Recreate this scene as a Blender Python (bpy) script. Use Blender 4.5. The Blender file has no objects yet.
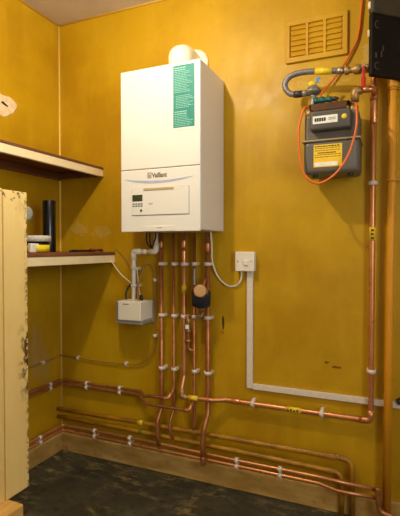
import bpy, bmesh, math, random
from mathutils import Vector, Matrix
random.seed(5)
S = bpy.context.scene
C = S.collection
PI = math.pi
YW = 2.0          # back wall plane
XW = -1.735       # left wall plane
HC = 2.4          # ceiling height

# ------------------------------------------------------------------ materials
def srgb(r, g, b):
    f = lambda c: (c/12.92 if c <= .04045 else ((c+.055)/1.055)**2.4)
    return (f(r/255), f(g/255), f(b/255), 1)

class NT:
    def __init__(s, name):
        s.m = bpy.data.materials.new(name); s.m.use_nodes = True
        s.t = s.m.node_tree; s.n = s.t.nodes; s.b = s.n['Principled BSDF']
        s.pos = s.n.new('ShaderNodeNewGeometry').outputs['Position']
        s.obj = s.n.new('ShaderNodeTexCoord').outputs['Object']
    def link(s, a, b): s.t.links.new(a, b)
    def noise(s, scale, detail=4, vec=None, stretch=None, rough=.6):
        v = vec or s.pos
        if stretch:
            mp = s.n.new('ShaderNodeMapping'); mp.inputs['Scale'].default_value = stretch
            s.link(v, mp.inputs['Vector']); v = mp.outputs['Vector']
        t = s.n.new('ShaderNodeTexNoise'); t.inputs['Scale'].default_value = scale
        t.inputs['Detail'].default_value = detail; t.inputs['Roughness'].default_value = rough
        s.link(v, t.inputs['Vector']); return t.outputs['Fac']
    def ramp(s, fac, lo, hi, a=0., b=1.):
        r = s.n.new('ShaderNodeMapRange'); r.inputs['From Min'].default_value = lo
        r.inputs['From Max'].default_value = hi; r.inputs['To Min'].default_value = a; r.inputs['To Max'].default_value = b
        s.link(fac, r.inputs['Value']); return r.outputs['Result']
    def mul(s, a, b, op='MULTIPLY'):
        m = s.n.new('ShaderNodeMath'); m.operation = op
        for i, v in enumerate((a, b)):
            if isinstance(v, (int, float)): m.inputs[i].default_value = v
            else: s.link(v, m.inputs[i])
        return m.outputs[0]
    def mix(s, fac, a, b):
        m = s.n.new('ShaderNodeMix'); m.data_type = 'RGBA'
        if isinstance(fac, (int, float)): m.inputs[0].default_value = fac
        else: s.link(fac, m.inputs[0])
        for i, v in ((6, a), (7, b)):
            if isinstance(v, tuple): m.inputs[i].default_value = v
            else: s.link(v, m.inputs[i])
        return m.outputs[2]
    def blot(s, c, size, edge=30, amount=.6):
        """1 inside a ragged ellipsoid round point c"""
        sub = s.n.new('ShaderNodeVectorMath'); sub.operation = 'SUBTRACT'; s.link(s.pos, sub.inputs[0]); sub.inputs[1].default_value = c
        div = s.n.new('ShaderNodeVectorMath'); div.operation = 'DIVIDE'; s.link(sub.outputs[0], div.inputs[0]); div.inputs[1].default_value = size
        ln = s.n.new('ShaderNodeVectorMath'); ln.operation = 'LENGTH'; s.link(div.outputs[0], ln.inputs[0])
        d = s.mul(ln.outputs['Value'], s.mul(s.mul(s.noise(edge, 3), -.5, 'ADD'), 2.*amount), 'ADD')
        return s.ramp(d, 1.0, .85)
    def axis(s, i, vec=None):
        x = s.n.new('ShaderNodeSeparateXYZ'); s.link(vec or s.pos, x.inputs[0]); return x.outputs[i]
    def bump(s, h, strength=.2, dist=.002):
        b = s.n.new('ShaderNodeBump'); b.inputs['Strength'].default_value = strength; b.inputs['Distance'].default_value = dist
        s.link(h, b.inputs['Height']); s.link(b.outputs[0], s.b.inputs['Normal'])
    def done(s, col, rough=.5, metal=0., spec=None):
        if isinstance(col, tuple): s.b.inputs['Base Color'].default_value = col
        else: s.link(col, s.b.inputs['Base Color'])
        if isinstance(rough, (int, float)): s.b.inputs['Roughness'].default_value = rough
        else: s.link(rough, s.b.inputs['Roughness'])
        s.b.inputs['Metallic'].default_value = metal
        if spec is not None: s.b.inputs['Specular IOR Level'].default_value = spec
        return s.m

def simple(name, rgb, rough=.5, metal=0., var=.12, scale=40, spec=None):
    t = NT(name); c = srgb(*rgb)
    d = tuple(v*(1-var) for v in c[:3]) + (1,)
    l = tuple(min(1, v*(1+var*.6)) for v in c[:3]) + (1,)
    return t.done(t.mix(t.ramp(t.noise(scale, 3, t.obj), .3, .7), d, l), rough, metal, spec)

def wall_material(name, base, dark, light, marks=()):
    t = NT(name)
    c = t.mix(t.ramp(t.noise(2.2, 6), .38, .60), srgb(*dark), srgb(*base))
    c = t.mix(t.ramp(t.noise(5, 4, stretch=(2.2, 2.2, .35)), .52, .75, 0, .45), c, srgb(*light))
    c = t.mix(t.ramp(t.noise(28, 6, stretch=(1, 1, .5)), .55, .8, 0, .35), c, srgb(*dark))
    c = t.mix(t.ramp(t.noise(75, 2), .74, .78, 0, .5), c, srgb(228, 190, 110))     # tiny scratches
    for ctr, size, rgb, edge, am, strength in marks:
        c = t.mix(t.mul(t.blot(ctr, size, edge, am), strength), c, srgb(*rgb))
    t.bump(t.noise(35, 5), .25, .003)
    return t.done(c, t.ramp(t.noise(9, 3), .3, .7, .38, .58), 0., .35)

M = {}
WB, WD, WL = (197, 153, 12), (179, 134, 6), (207, 164, 28)
M['wall'] = wall_material('mustard_wall_paint', WB, WD, WL, [
    ((-1.60, 2, 1.255), (.06, .05, .035), (214, 186, 120), 40, 1.7, .22),
    ((-1.45, 2, 1.235), (.06, .05, .03), (214, 186, 120), 40, 1.7, .22),
    ((-.748, 2, .79), (.007, .05, .035), (30, 22, 12), 50, .6, .9),
    ((-.752, 2, .745), (.01, .05, .012), (150, 70, 20), 50, .6, .6),
    ((-.222, 2, .630), (.018, .05, .006), (45, 30, 10), 70, 1.2, .7),
    ((-.262, 2, .648), (.012, .05, .004), (45, 30, 10), 60, 1.4, .8),
    ((-.30, 2, 1.87), (.12, .05, .02), (225, 196, 120), 50, 1.9, .18),
    ((-.10, 2, 1.95), (.03, .05, .06), (226, 205, 140), 50, 1.6, .3),
])
M['wall_l'] = wall_material('mustard_wall_paint_worn', WB, WD, WL, [
    ((XW, 1.80, .60), (.05, .05, .16), (150, 140, 120), 60, 1.8, .28),
    ((XW, 1.87, .52), (.05, .04, .10), (150, 140, 120), 60, 1.8, .22),
])
M['ceil'] = simple('grey_ceiling_paint', (208, 196, 178), .9, var=.1, scale=6)
M['trim'] = simple('light_mustard_bead', (234, 192, 92), .6, var=.06)
M['plain_wall'] = simple('plain_wall_paint', (222, 210, 180), .8, var=.05, scale=3)

t = NT('dirty_dark_floor')
c = t.mix(t.ramp(t.noise(4, 6), .3, .7), srgb(42, 41, 31), srgb(76, 70, 51))
c = t.mix(t.mul(t.ramp(t.noise(2.6, 3), .42, .6), t.ramp(t.noise(10, 7, stretch=(1, 2.4, 1), rough=.75), .50, .60, 0, .95)), c, srgb(146, 126, 82))
c = t.mix(t.ramp(t.noise(30, 5), .5, .75, 0, .8), c, srgb(20, 18, 13))
c = t.mix(t.ramp(t.noise(120, 2), .7, .75, 0, .5), c, srgb(140, 120, 80))
t.bump(t.noise(14, 6), .5, .006)
M['floor'] = t.done(c, t.ramp(t.noise(6, 4), .3, .7, .45, .8), 0, .4)

t = NT('worn_skirting_paint')
c = t.mix(t.ramp(t.noise(7, 5, stretch=(1, 1, 3)), .35, .65), srgb(176, 134, 62), srgb(206, 166, 94))
c = t.mix(t.ramp(t.noise(25, 5), .6, .72, 0, .6), c, srgb(130, 92, 40))
M['skirt'] = t.done(c, .5)

t = NT('bare_copper')
c = t.mix(t.ramp(t.noise(9, 5), .35, .65), srgb(202, 134, 84), srgb(222, 156, 104))
c = t.mix(t.ramp(t.noise(40, 4), .58, .75, 0, .5), c, srgb(140, 78, 48))
M['copper'] = t.done(c, t.ramp(t.noise(20, 3), .3, .7, .25, .45), .68)
t = NT('tarnished_copper')
c = t.mix(t.ramp(t.noise(9, 5), .35, .65), srgb(160, 98, 54), srgb(194, 130, 80))
c = t.mix(t.ramp(t.noise(30, 4), .55, .75, 0, .6), c, srgb(105, 60, 36))
M['copper_d'] = t.done(c, t.ramp(t.noise(20, 3), .3, .7, .3, .5), .62)
t = NT('paint_splashed_pipe')
c = t.mix(t.ramp(t.noise(11, 5, stretch=(1, 1, 1)), .42, .6), srgb(184, 130, 24), srgb(150, 102, 26))
c = t.mix(t.ramp(t.noise(26, 4), .6, .7, 0, .8), c, srgb(96, 66, 28))
c = t.mix(t.ramp(t.noise(45, 3), .68, .74, 0, .6), c, srgb(205, 180, 110))
M['pipe_paint'] = t.done(c, .42)
t = NT('mustard_gloss_pipe')
c = t.mix(t.ramp(t.noise(5, 5), .35, .65), srgb(216, 148, 22), srgb(204, 136, 18))
c = t.mix(t.ramp(t.noise(24, 4), .66, .74, 0, .7), c, srgb(150, 96, 20))
M['pipe_y'] = t.done(c, .5)
M['brass'] = simple('old_brass', (172, 136, 82), .48, .6, .25, 60)
M['steel'] = simple('zinc_plated_steel', (170, 160, 145), .4, .8, .15, 60)
M['white_pl'] = simple('white_plastic', (232, 222, 205), .45, 0, .04, 30)
M['white_bright'] = simple('bright_white_plastic', (250, 246, 236), .4, 0, .02, 30)
M['clip'] = simple('white_clip_plastic', (226, 212, 196), .5, 0, .08, 60)
M['white_en'] = simple('white_enamel', (228, 224, 216), .4, 0, .015, 4)
M['flue'] = simple('cream_white_flue', (246, 236, 212), .35, 0, .03, 6)
M['seam'] = simple('shadow_gap', (90, 84, 78), .8)
M['grey_txt'] = simple('grey_print', (112, 104, 96), .6)
M['swoosh'] = simple('blue_grey_trim', (176, 184, 206), .4)
M['tan'] = simple('tan_strip', (186, 164, 124), .5)
M['lcd'] = simple('dark_display', (58, 66, 48), .25)
M['btn'] = simple('grey_button', (120, 122, 124), .5)
M['dark'] = simple('dark_knob', (48, 48, 50), .4)
M['teal'] = simple('teal_sticker', (30, 130, 118), .5, 0, .06, 20)
M['paper'] = simple('white_sticker', (236, 232, 220), .6)
M['teal_txt'] = simple('pale_teal_print', (150, 205, 190), .6)
M['black'] = simple('black_plastic', (14, 14, 18), .25, 0, .2)
M['blackcable'] = simple('black_cable', (28, 24, 22), .45)
M['whitecable'] = simple('white_cable', (232, 224, 206), .45)
M['tube'] = simple('clear_yellowed_tube', (160, 118, 50), .4)
M['orange'] = simple('orange_cable', (226, 106, 34), .45, 0, .06)
M['pump'] = simple('pump_white', (232, 222, 200), .42, 0, .02, 6)
M['pumpgrey'] = simple('pump_grey', (150, 146, 134), .5)
M['meter'] = simple('meter_grey', (98, 92, 82), .42, 0, .06, 10)
M['meter_d'] = simple('meter_dark_grey', (76, 72, 66), .45, 0, .06, 10)
M['band'] = simple('meter_seam', (170, 150, 112), .5, .3)
M['ytape'] = simple('yellow_tape', (236, 200, 40), .45, 0, .08, 90)
M['ylabel'] = simple('yellow_label', (240, 196, 36), .55, 0, .05)
M['ink'] = simple('dark_ink', (70, 56, 24), .7)
M['bracket'] = simple('brown_bracket_metal', (92, 58, 36), .45, .5, .25, 30)
M['hose'] = simple('braided_grey_hose', (128, 122, 124), .45, .4, .35, 220)
M['rubber'] = simple('black_ferrule', (44, 40, 42), .5)
M['zincgrey'] = simple('cast_grey', (140, 136, 126), .4, .5, .15)
M['blue'] = simple('blue_tag', (76, 140, 200), .5)
M['green'] = simple('green_plastic', (14, 84, 74), .4)
M['greentape'] = simple('faded_green_tape', (96, 120, 40), .5)
M['red'] = simple('red_lever', (184, 26, 10), .7)
M['sealred'] = simple('dark_red_handle', (112, 40, 28), .5)
M['navy'] = simple('navy_sleeve', (34, 36, 46), .6, 0, .2)
M['disc'] = simple('tan_disc', (186, 140, 84), .5, 0, .15, 70)
M['vent'] = wall_material('mustard_vent_paint', (198, 150, 26), (182, 132, 16), (210, 164, 40))
M['lip'] = simple('cream_lip_paint', (236, 214, 168), .5, 0, .07, 9)
t = NT('brown_shelf_board')
c = t.mix(t.ramp(t.noise(8, 5, stretch=(6, .6, 6)), .35, .65), srgb(92, 52, 26), srgb(128, 78, 42))
M['board'] = t.done(c, .55)

t = NT('chipped_cream_paint')
c = t.mix(t.ramp(t.noise(5, 5, stretch=(1, 1, .3)), .35, .65), srgb(230, 194, 116), srgb(242, 212, 140))
c = t.mix(t.ramp(t.noise(18, 5, stretch=(1, 1, .35)), .6, .74, 0, .45), c, srgb(206, 166, 92))
ey = t.axis(1); ez = t.axis(2)
edge = t.ramp(ey, 1.318, 1.336)                                        # near the free edge
lowmid = t.mul(t.ramp(ez, .54, .62), t.ramp(ez, .86, .80))
edge2 = t.mul(t.ramp(ey, 1.28, 1.325), lowmid)
flake = t.ramp(t.noise(42, 5, stretch=(1, 1, .7)), .50, .54)
c = t.mix(t.mul(edge, t.ramp(t.noise(60, 4), .50, .56)), c, srgb(84, 60, 34))
c = t.mix(t.mul(edge2, flake), c, srgb(72, 50, 28))
top = t.ramp(ez, 1.29, 1.35)
c = t.mix(t.mul(top, t.ramp(t.noise(55, 3), .57, .61)), c, srgb(100, 84, 48))
M['cream'] = t.done(c, .5)
t = NT('varnished_step_wood')
c = t.mix(t.ramp(t.noise(9, 5, stretch=(3, .5, 3)), .35, .65), srgb(196, 146, 70), srgb(222, 176, 98))
M['step'] = t.done(c, .5)
t = NT('plaster_patch')
c = t.mix(t.ramp(t.noise(50, 4), .35, .65), srgb(222, 190, 146), srgb(240, 214, 172))
M['plaster'] = t.done(c, .85)
M['hole'] = simple('bare_hole', (44, 32, 20), .9)
t = NT('sooty_black_metal')
c = t.mix(t.ramp(t.noise(14, 5), .4, .7), srgb(14, 10, 7), srgb(28, 20, 14))
M['sooty'] = t.done(c, .65, 0, .2)
M['sooty_l'] = simple('dusty_grey_metal', (66, 56, 40), .6, .1, .25, 20)
M['pale'] = simple('pale_scuff', (78, 62, 46), .6)
M['glass'] = simple('added_window_glass', (225, 232, 240), .1)
M['lid'] = simple('speckled_lid', (214, 206, 190), .6, 0, .3, 160)
M['tubyellow'] = simple('tub_yellow_band', (238, 206, 28), .5)

# ------------------------------------------------------------------ mesh helpers
def bm_new(): return bmesh.new()

def merge(bm, other):
    me = bpy.data.meshes.new('tmp'); other.to_mesh(me); other.free()
    bm.from_mesh(me); bpy.data.meshes.remove(me)

def box(bm, lo, hi, bev=0., mat=None, seg=2):
    b = bmesh.new(); bmesh.ops.create_cube(b, size=1)
    s = [hi[i]-lo[i] for i in range(3)]; m = [(hi[i]+lo[i])/2 for i in range(3)]
    for v in b.verts: v.co = Vector([v.co[i]*s[i]+m[i] for i in range(3)])
    if bev: bmesh.ops.bevel(b, geom=b.edges[:], offset=bev, segments=seg, affect='EDGES', profile=.5)
    if mat is not None: b.transform(mat)
    merge(bm, b)

def fillet(pts, R, n=6):
    P = [Vector(p) for p in pts]; out = [P[0]]
    for i in range(1, len(P)-1):
        a, b, c = P[i-1], P[i], P[i+1]
        u, v = (a-b), (c-b); lu, lv = u.length, v.length; u.normalize(); v.normalize()
        ang = u.angle(v)
        if ang > PI-.02: out.append(b); continue
        tl = min(R/math.tan(ang/2), lu*.48, lv*.48)
        p0, p1 = b+u*tl, b+v*tl
        for k in range(n+1):
            s = k/n; out.append(p0*(1-s)**2 + b*2*s*(1-s) + p1*s*s)
    out.append(P[-1]); return out

def smooth_path(pts, n=8):
    P = [Vector(p) for p in pts]; P = [P[0]*2-P[1]]+P+[P[-1]*2-P[-2]]; out = []
    for i in range(1, len(P)-2):
        a, b, c, d = P[i-1:i+3]
        for k in range(n):
            s = k/n
            out.append(.5*((2*b)+(c-a)*s+(2*a-5*b+4*c-d)*s*s+(3*b-a-3*c+d)*s**3))
    out.append(P[-2]); return out

def tube(bm, pts, r, n=14, caps=True):
    P = [Vector(p) for p in pts]; rr = r if callable(r) else (lambda s: r)
    tang = [(P[min(i+1, len(P)-1)]-P[max(i-1, 0)]).normalized() for i in range(len(P))]
    t0 = tang[0]; nrm = t0.orthogonal().normalized(); rings = []
    for i, p in enumerate(P):
        if i: nrm = (tang[i-1].rotation_difference(tang[i]) @ nrm)
        nrm = (nrm - tang[i]*nrm.dot(tang[i])).normalized(); bi = tang[i].cross(nrm)
        R = rr(i/(len(P)-1))
        rings.append([bm.verts.new(p+(nrm*math.cos(2*PI*k/n)+bi*math.sin(2*PI*k/n))*R) for k in range(n)])
    for a, b in zip(rings, rings[1:]):
        for k in range(n):
            f = bm.faces.new((a[k], a[(k+1) % n], b[(k+1) % n], b[k])); f.smooth = True
    if caps: bm.faces.new(rings[0][::-1]); bm.faces.new(rings[-1])

def cyl(bm, a, b, r, n=20): tube(bm, [a, b], r, n)

def lathe(bm, prof, mat=None, n=28):
    """profile of (radius, height) turned round the local z axis"""
    b = bmesh.new(); rings = []
    for r, z in prof:
        rings.append([b.verts.new((r*math.cos(2*PI*k/n), r*math.sin(2*PI*k/n), z)) for k in range(n)])
    for p, q in zip(rings, rings[1:]):
        for k in range(n):
            f = b.faces.new((p[k], p[(k+1) % n], q[(k+1) % n], q[k])); f.smooth = True
    b.faces.new(rings[0][::-1]); b.faces.new(rings[-1])
    bmesh.ops.remove_doubles(b, verts=b.verts[:], dist=1e-5)
    if mat is not None: b.transform(mat)
    merge(bm, b)

def axis_mat(origin, zdir):
    z = Vector(zdir).normalized(); q = Vector((0, 0, 1)).rotation_difference(z)
    return Matrix.Translation(Vector(origin)) @ q.to_matrix().to_4x4()

def obj(name, bm, mat, parent=None, label=None):
    bmesh.ops.recalc_face_normals(bm, faces=bm.faces[:])
    me = bpy.data.meshes.new(name); bm.to_mesh(me); bm.free()
    me.materials.append(M[mat] if isinstance(mat, str) else mat)
    o = bpy.data.objects.new(name, me); C.objects.link(o)
    if parent is not None:
        o.parent = parent
        top = parent
        off = Vector(parent.location)
        while top.parent is not None:
            top = top.parent; off += Vector(top.location)
        me.transform(Matrix.Translation(-off))          # meshes are drawn in room metres
    if label: o['label'] = label
    return o

def tag(o, label, cat, group=None):
    o['label'] = label; o['category'] = cat
    if group: o['group'] = group
    return o

def thing(name, label, cat, loc, group=None):
    o = bpy.data.objects.new(name, None); o.empty_display_size = .05; C.objects.link(o); o.location = loc
    return tag(o, label, cat, group)

def struct(name, bm, mat):
    o = obj(name, bm, mat); o['kind'] = 'structure'; return o

def one(name, mat, label, cat, fn, group=None):
    b = bm_new(); fn(b); return tag(obj(name, b, mat), label, cat, group)

def part(name, mat, parent, fn, label=None):
    b = bm_new(); fn(b); return obj(name, b, mat, parent, label)

def text_mesh(name, body, size, mat, parent, loc, rot, depth=.0006, xs=1.):
    cu = bpy.data.curves.new('txt', 'FONT'); cu.body = body; cu.size = size; cu.extrude = depth
    cu.offset = size*.03
    to = bpy.data.objects.new('txt', cu); C.objects.link(to)
    dg = bpy.context.evaluated_depsgraph_get(); dg.update()
    me = bpy.data.meshes.new_from_object(to.evaluated_get(dg))
    bpy.data.objects.remove(to)
    me.transform(Matrix.Translation(Vector(loc)) @ rot.to_4x4() @ Matrix.Diagonal((xs, 1, 1, 1)))
    me.materials.clear(); b = bm_new(); b.from_mesh(me); bpy.data.meshes.remove(me)
    return obj(name, b, mat, parent)

FRONT = Matrix.Rotation(PI/2, 3, 'X')      # text facing -y

# ------------------------------------------------------------------ the room
X1, Y0 = 1.1, -1.5
def slab(name, lo, hi, mat):
    b = bm_new(); box(b, lo, hi); return struct(name, b, mat)
slab('floor', (XW-.1, Y0-.1, -.1), (X1+.1, YW+.1, 0), 'floor')
slab('ceiling', (XW-.1, Y0-.1, HC), (X1+.1, YW+.1, HC+.1), 'ceil')
slab('wall_back', (XW-.1, YW, 0), (X1+.1, YW+.1, HC), 'wall')
slab('wall_left', (XW-.1, Y0-.1, 0), (XW, YW, HC), 'wall_l')
slab('wall_front', (XW, Y0-.1, 0), (X1+.1, Y0, HC), 'plain_wall')
WY0, WY1, WZ0, WZ1 = -.6, .5, .95, 2.0
b = bm_new()
box(b, (X1, Y0, 0), (X1+.1, WY0, HC)); box(b, (X1, WY1, 0), (X1+.1, YW, HC))
box(b, (X1, WY0, 0), (X1+.1, WY1, WZ0)); box(b, (X1, WY0, WZ1), (X1+.1, WY1, HC))
struct('wall_right', b, 'plain_wall')
b = bm_new()
for lo, hi in (((X1+.01, WY0, WZ0), (X1+.06, WY0+.05, WZ1)), ((X1+.01, WY1-.05, WZ0), (X1+.06, WY1, WZ1)),
               ((X1+.01, WY0+.05, WZ0), (X1+.06, WY1-.05, WZ0+.05)), ((X1+.01, WY0+.05, WZ1-.05), (X1+.06, WY1-.05, WZ1)),
               ((X1+.015, -.07, WZ0+.05), (X1+.055, -.03, WZ1-.05))): box(b, lo, hi, .004)
added_win = struct('added_window_1', b, 'white_pl')  # unseen window, added to go with the cool fill light
b = bm_new(); box(b, (X1+.03, WY0+.05, WZ0+.05), (X1+.036, WY1-.05, WZ1-.05)); obj('pane', b, 'glass', added_win)

# skirting and the painted beads in the corners
def skirt_back(b):
    box(b, (XW+.018, YW-.018, 0), (.6, YW, .10), .004)
b = bm_new(); skirt_back(b); struct('baseboard_back', b, 'skirt')
b = bm_new(); box(b, (XW, .2, 0), (XW+.018, YW, .10), .004); struct('baseboard_left', b, 'skirt')
b = bm_new(); cyl(b, (XW+.002, YW-.002, .1), (XW+.002, YW-.002, HC), .0055, 8); struct('trim_1', b, 'trim')
b = bm_new(); cyl(b, (XW, YW-.002, HC-.002), (X1, YW-.002, HC-.002), .006, 8); struct('trim_2', b, 'trim')
b = bm_new(); cyl(b, (XW+.002, Y0, HC-.002), (XW+.002, YW, HC-.002), .006, 8); struct('trim_3', b, 'trim')

# bare plaster patch with a hole, high on the left wall
pt = thing('plaster_patch', 'pale bare plaster spot with a dark hole, high on left wall above the upper shelf', 'plaster patch', (XW, 1.615, 1.84))
def patch(b):
    ring = []
    for k in range(26):
        a = 2*PI*k/26; r = 1+.10*math.sin(3*a+.6)+.05*math.sin(7*a)
        y = .074*r*math.cos(a); z = .052*r*math.sin(a)
        ring.append((1.612+y*.98-z*.0, 1.843+y*.10+z))
    n0 = [b.verts.new((XW, y, z)) for y, z in ring]
    n1 = [b.verts.new((XW+.003, 1.612+(y-1.612)*.92, 1.846+(z-1.846)*.92)) for y, z in ring]
    for k in range(26): b.faces.new((n0[k], n0[(k+1) % 26], n1[(k+1) % 26], n1[k]))
    b.faces.new(n1); b.faces.new(n0[::-1])
part('plaster', 'plaster', pt, patch)
def hole(b):
    pts = [(1.588, 1.852), (1.60, 1.858), (1.612, 1.852), (1.632, 1.843), (1.628, 1.838), (1.608, 1.841), (1.594, 1.846)]
    f = [b.verts.new((XW+.0031, y, z)) for y, z in pts]; g = [b.verts.new((XW+.0040, y, z)) for y, z in pts]
    b.faces.new(g); b.faces.new(f[::-1])
    for k in range(7): b.faces.new((f[k], f[(k+1) % 7], g[(k+1) % 7], g[k]))
part('hole', 'hole', pt, hole)

# ------------------------------------------------------------------ shelves on the left wall
def shelf(zl, zt, zb, xf, y0, label):
    s = thing('wall_shelf', label, 'shelf', (XW, YW, zl))
    part('board', 'board', s, lambda b: box(b, (XW+.001, y0, zt), (xf+.002, YW-.001, zb), .002))
    part('front_lip', 'lip', s, lambda b: box(b, (xf-.020, y0, zl), (xf, YW-.001, zt), .002), 'cream painted front lip')
    part('wall_batten', 'board', s, lambda b: box(b, (XW+.021, YW-.022, zl+.002), (xf-.021, YW-.001, zt), .002))
    part('wall_batten', 'board', s, lambda b: box(b, (XW+.001, y0, zl-.004), (XW+.02, YW-.001, zt), .002))
    return s
shelf(1.534, 1.571, 1.584, -1.438, .2, 'upper brown shelf with cream front lip, the empty one near eye level')
shelf(1.073, 1.112, 1.130, -1.366, .2, 'lower brown shelf with cream front lip, carrying the black tube and the tub')
SH = 1.1302
bt = one('cardboard_tube', 'black', 'tall black cylinder standing upright on the lower shelf', 'tube',
    lambda b: lathe(b, [(.0305, 0), (.0310, .002), (.0310, .248), (.0300, .25), (.0265, .25), (.0265, .245)], Matrix.Translation((-1.543, 1.70, SH))))
bt.name = 'black_tube'
tx, ty = -1.505, 1.575
tb = thing('plaster_tub', 'low round tub with speckled white lid and yellow band, half behind the cream panel', 'tub', (tx, ty, SH))
T = Matrix.Translation((tx, ty, SH))
part('tub_body', 'black', tb, lambda b: lathe(b, [(.054, 0), (.055, .002), (.0575, .05), (.054, .05)], T))
part('yellow_band', 'tubyellow', tb, lambda b: lathe(b, [(.0562, .003), (.0568, .003), (.0585, .034), (.0572, .034)], T), 'yellow band round the body')
part('lid', 'lid', tb, lambda b: lathe(b, [(.060, .049), (.064, .050), (.0645, .072), (.062, .076), (.02, .077), (.001, .077)], T), 'speckled white lid')
wb = one('small_box', 'white_pl', 'small white carton between the yellow-banded tub and the cream panel edge', 'box',
    lambda b: box(b, (-1.437, 1.452, SH), (-1.418, 1.484, SH+.040), .004))
tl = thing('screwdriver', 'dark tool with a red grip lying flat on the lower shelf edge', 'tool', (-1.385, 1.80, SH))
part('grip', 'sealred', tl, lambda b: tube(b, smooth_path([(-1.384, 1.81, SH+.0095), (-1.386, 1.85, SH+.0075), (-1.389, 1.89, SH+.0095), (-1.392, 1.92, SH+.008)], 5), lambda s: .007+.0018*math.sin(s*9), 10), 'dark red grip')
part('shaft', 'black', tl, lambda b: tube(b, [(-1.384, 1.81, SH+.0065), (-1.384, 1.69, SH+.0065), (-1.384, 1.66, SH+.0055)], .0055, 10))

# ------------------------------------------------------------------ cream panel and step at the left edge
xp = -1.325
pn = thing('cupboard_panel', 'cream painted boarded panel with chipped paint at the left edge, below the shelves', 'cupboard', (xp, 1.1, .198))
def panel(b):
    y1 = 1.337
    box(b, (xp-.024, .30, .199), (xp, 1.2155, 1.371), .003)
    box(b, (xp-.024, 1.2225, .199), (xp, y1, 1.368), .003)
    box(b, (xp-.020, 1.210, .199), (xp-.014, 1.228, 1.366))
part('boards', 'cream', pn, panel)
part('round_catch', 'pumpgrey', pn, lambda b: lathe(b, [(.001, 0), (.029, 0), (.031, .003), (.029, .009), (.018, .011), (.001, .011)],
     axis_mat((xp-.014, 1.345, 1.286), (1, 0, 0)) ), 'round grey plastic disc on the panel edge')
def catch_arm(b): box(b, (xp-.020, 1.330, 1.276), (xp-.0145, 1.362, 1.296), .001)
part('catch_plate', 'steel', pn, catch_arm)
one('wooden_step', 'step', 'low wooden plinth at bottom left under the cream panel', 'plinth',
    lambda b: box(b, (-1.60, .30, 0), (-1.253, 1.236, .198), .006))

# ------------------------------------------------------------------ boiler
bx0, bx1, by, bz0, bz1 = -1.139, -.744, 1.72, 1.221, 1.943
bo = thing('boiler', 'large white wall-hung combi boiler with teal sticker and small display', 'boiler', ((bx0+bx1)/2, YW, bz0))
part('case', 'white_en', bo, lambda b: box(b, (bx0, by+.001, bz0+.0065), (bx1, YW-.001, bz1), .006, seg=3))
def upper(b): box(b, (bx0+.001, by-.004, 1.501), (bx1-.001, by+.004, bz1-.001), .003)
part('upper_front', 'white_en', bo, upper)
part('lower_front', 'white_en', bo, lambda b: box(b, (bx0+.001, by-.004, bz0+.001), (bx1-.001, by+.004, 1.4985), .003))
part('front_gap', 'seam', bo, lambda b: box(b, (bx0+.004, by-.001, 1.498), (bx1-.004, by+.003, 1.5015)))
fy = by-.004
fl = part('control_flap', 'white_en', bo, lambda b: box(b, (-1.078, fy-.004, 1.296), (-.797, fy+.001, 1.414), .002))
part('flap_gap', 'grey_txt', fl, lambda b: [box(b, (-1.0795, fy-.0008, 1.2945), (-.7955, fy+.0005, 1.2958)), box(b, (-1.0795, fy-.0008, 1.4143), (-.7955, fy+.0005, 1.4152)),
      box(b, (-1.0796, fy-.0008, 1.2945), (-1.0785, fy+.0005, 1.4152)), box(b, (-.7965, fy-.0008, 1.2945), (-.7955, fy+.0005, 1.4152))])
part('tan_strip', 'tan', fl, lambda b: box(b, (-1.018, fy-.0065, 1.4035), (-.867, fy-.001, 1.4145), .0015), 'tan grip strip')
part('display', 'lcd', fl, lambda b: box(b, (-1.075, fy-.0052, 1.358), (-1.023, fy-.003, 1.387), .0008), 'dark display window')
for r in range(2):
    for k in range(4):
        x = -1.0735+k*.0135; z = 1.3465-r*.0095
        part('button', 'btn', fl, lambda b: box(b, (x, fy-.0056, z-.003), (x+.0105, fy-.0035, z+.003), .0008))
part('knob', 'dark', fl, lambda b: lathe(b, [(.0001, 0), (.0055, 0), (.0050, .003), (.0001, .003)], axis_mat((-1.030, fy-.0035, 1.3165), (0, -1, 0)), 16), 'small dark knob')
part('flap_print', 'btn', fl, lambda b: [box(b, (-.992, fy-.0045, 1.3455), (-.970, fy-.0038, 1.3475)), box(b, (-.990, fy-.0045, 1.3405), (-.974, fy-.0038, 1.342))])
def swoosh(b):
    N = 24; up = []; lo = []
    for k in range(N+1):
        s = k/N; x = -1.118+s*(.340)
        c = 4*s*(1-s)
        zt = 1.4605-.0125*c-.004*s
        zl = zt-.0130*(c**.8)*(1-.35*s)-.0006
        up.append((x, zt)); lo.append((x, zl))
    y0, y1 = fy-.0012, fy+.0005
    U = [b.verts.new((x, y0, z)) for x, z in up]; L = [b.verts.new((x, y0, z)) for x, z in lo]
    U2 = [b.verts.new((x, y1, z)) for x, z in up]; L2 = [b.verts.new((x, y1, z)) for x, z in lo]
    for k in range(N):
        b.faces.new((U[k], U[k+1], L[k+1], L[k])); b.faces.new((U2[k], U2[k+1], U[k+1], U[k])); b.faces.new((L[k], L[k+1], L2[k+1], L2[k]))
    b.faces.new((U[0], L[0], L2[0], U2[0])); b.faces.new((U[N], U2[N], L2[N], L[N]))
part('curved_trim', 'swoosh', bo, swoosh, 'blue-grey curved trim')
def emblem(b):
    x0, x1, z0, z1 = -.999, -.980, 1.4585, 1.4825; w = .0028; a, c = fy-.001, fy+.0005
    box(b, (x0, a, z0), (x0+w, c, z1)); box(b, (x1-w, a, z0), (x1, c, z1)); box(b, (x0+w, a, z0), (x1-w, c, z0+w)); box(b, (x0+w, a, z1-w), (x1-w, c, z1))
    box(b, (x0+.0055, a, z0+.006), (x1-.006, c, z0+.013)); box(b, (x0+.0055, a, z0+.014), (x0+.0085, c, z0+.019))
part('emblem', 'grey_txt', bo, emblem, 'grey emblem')
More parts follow.
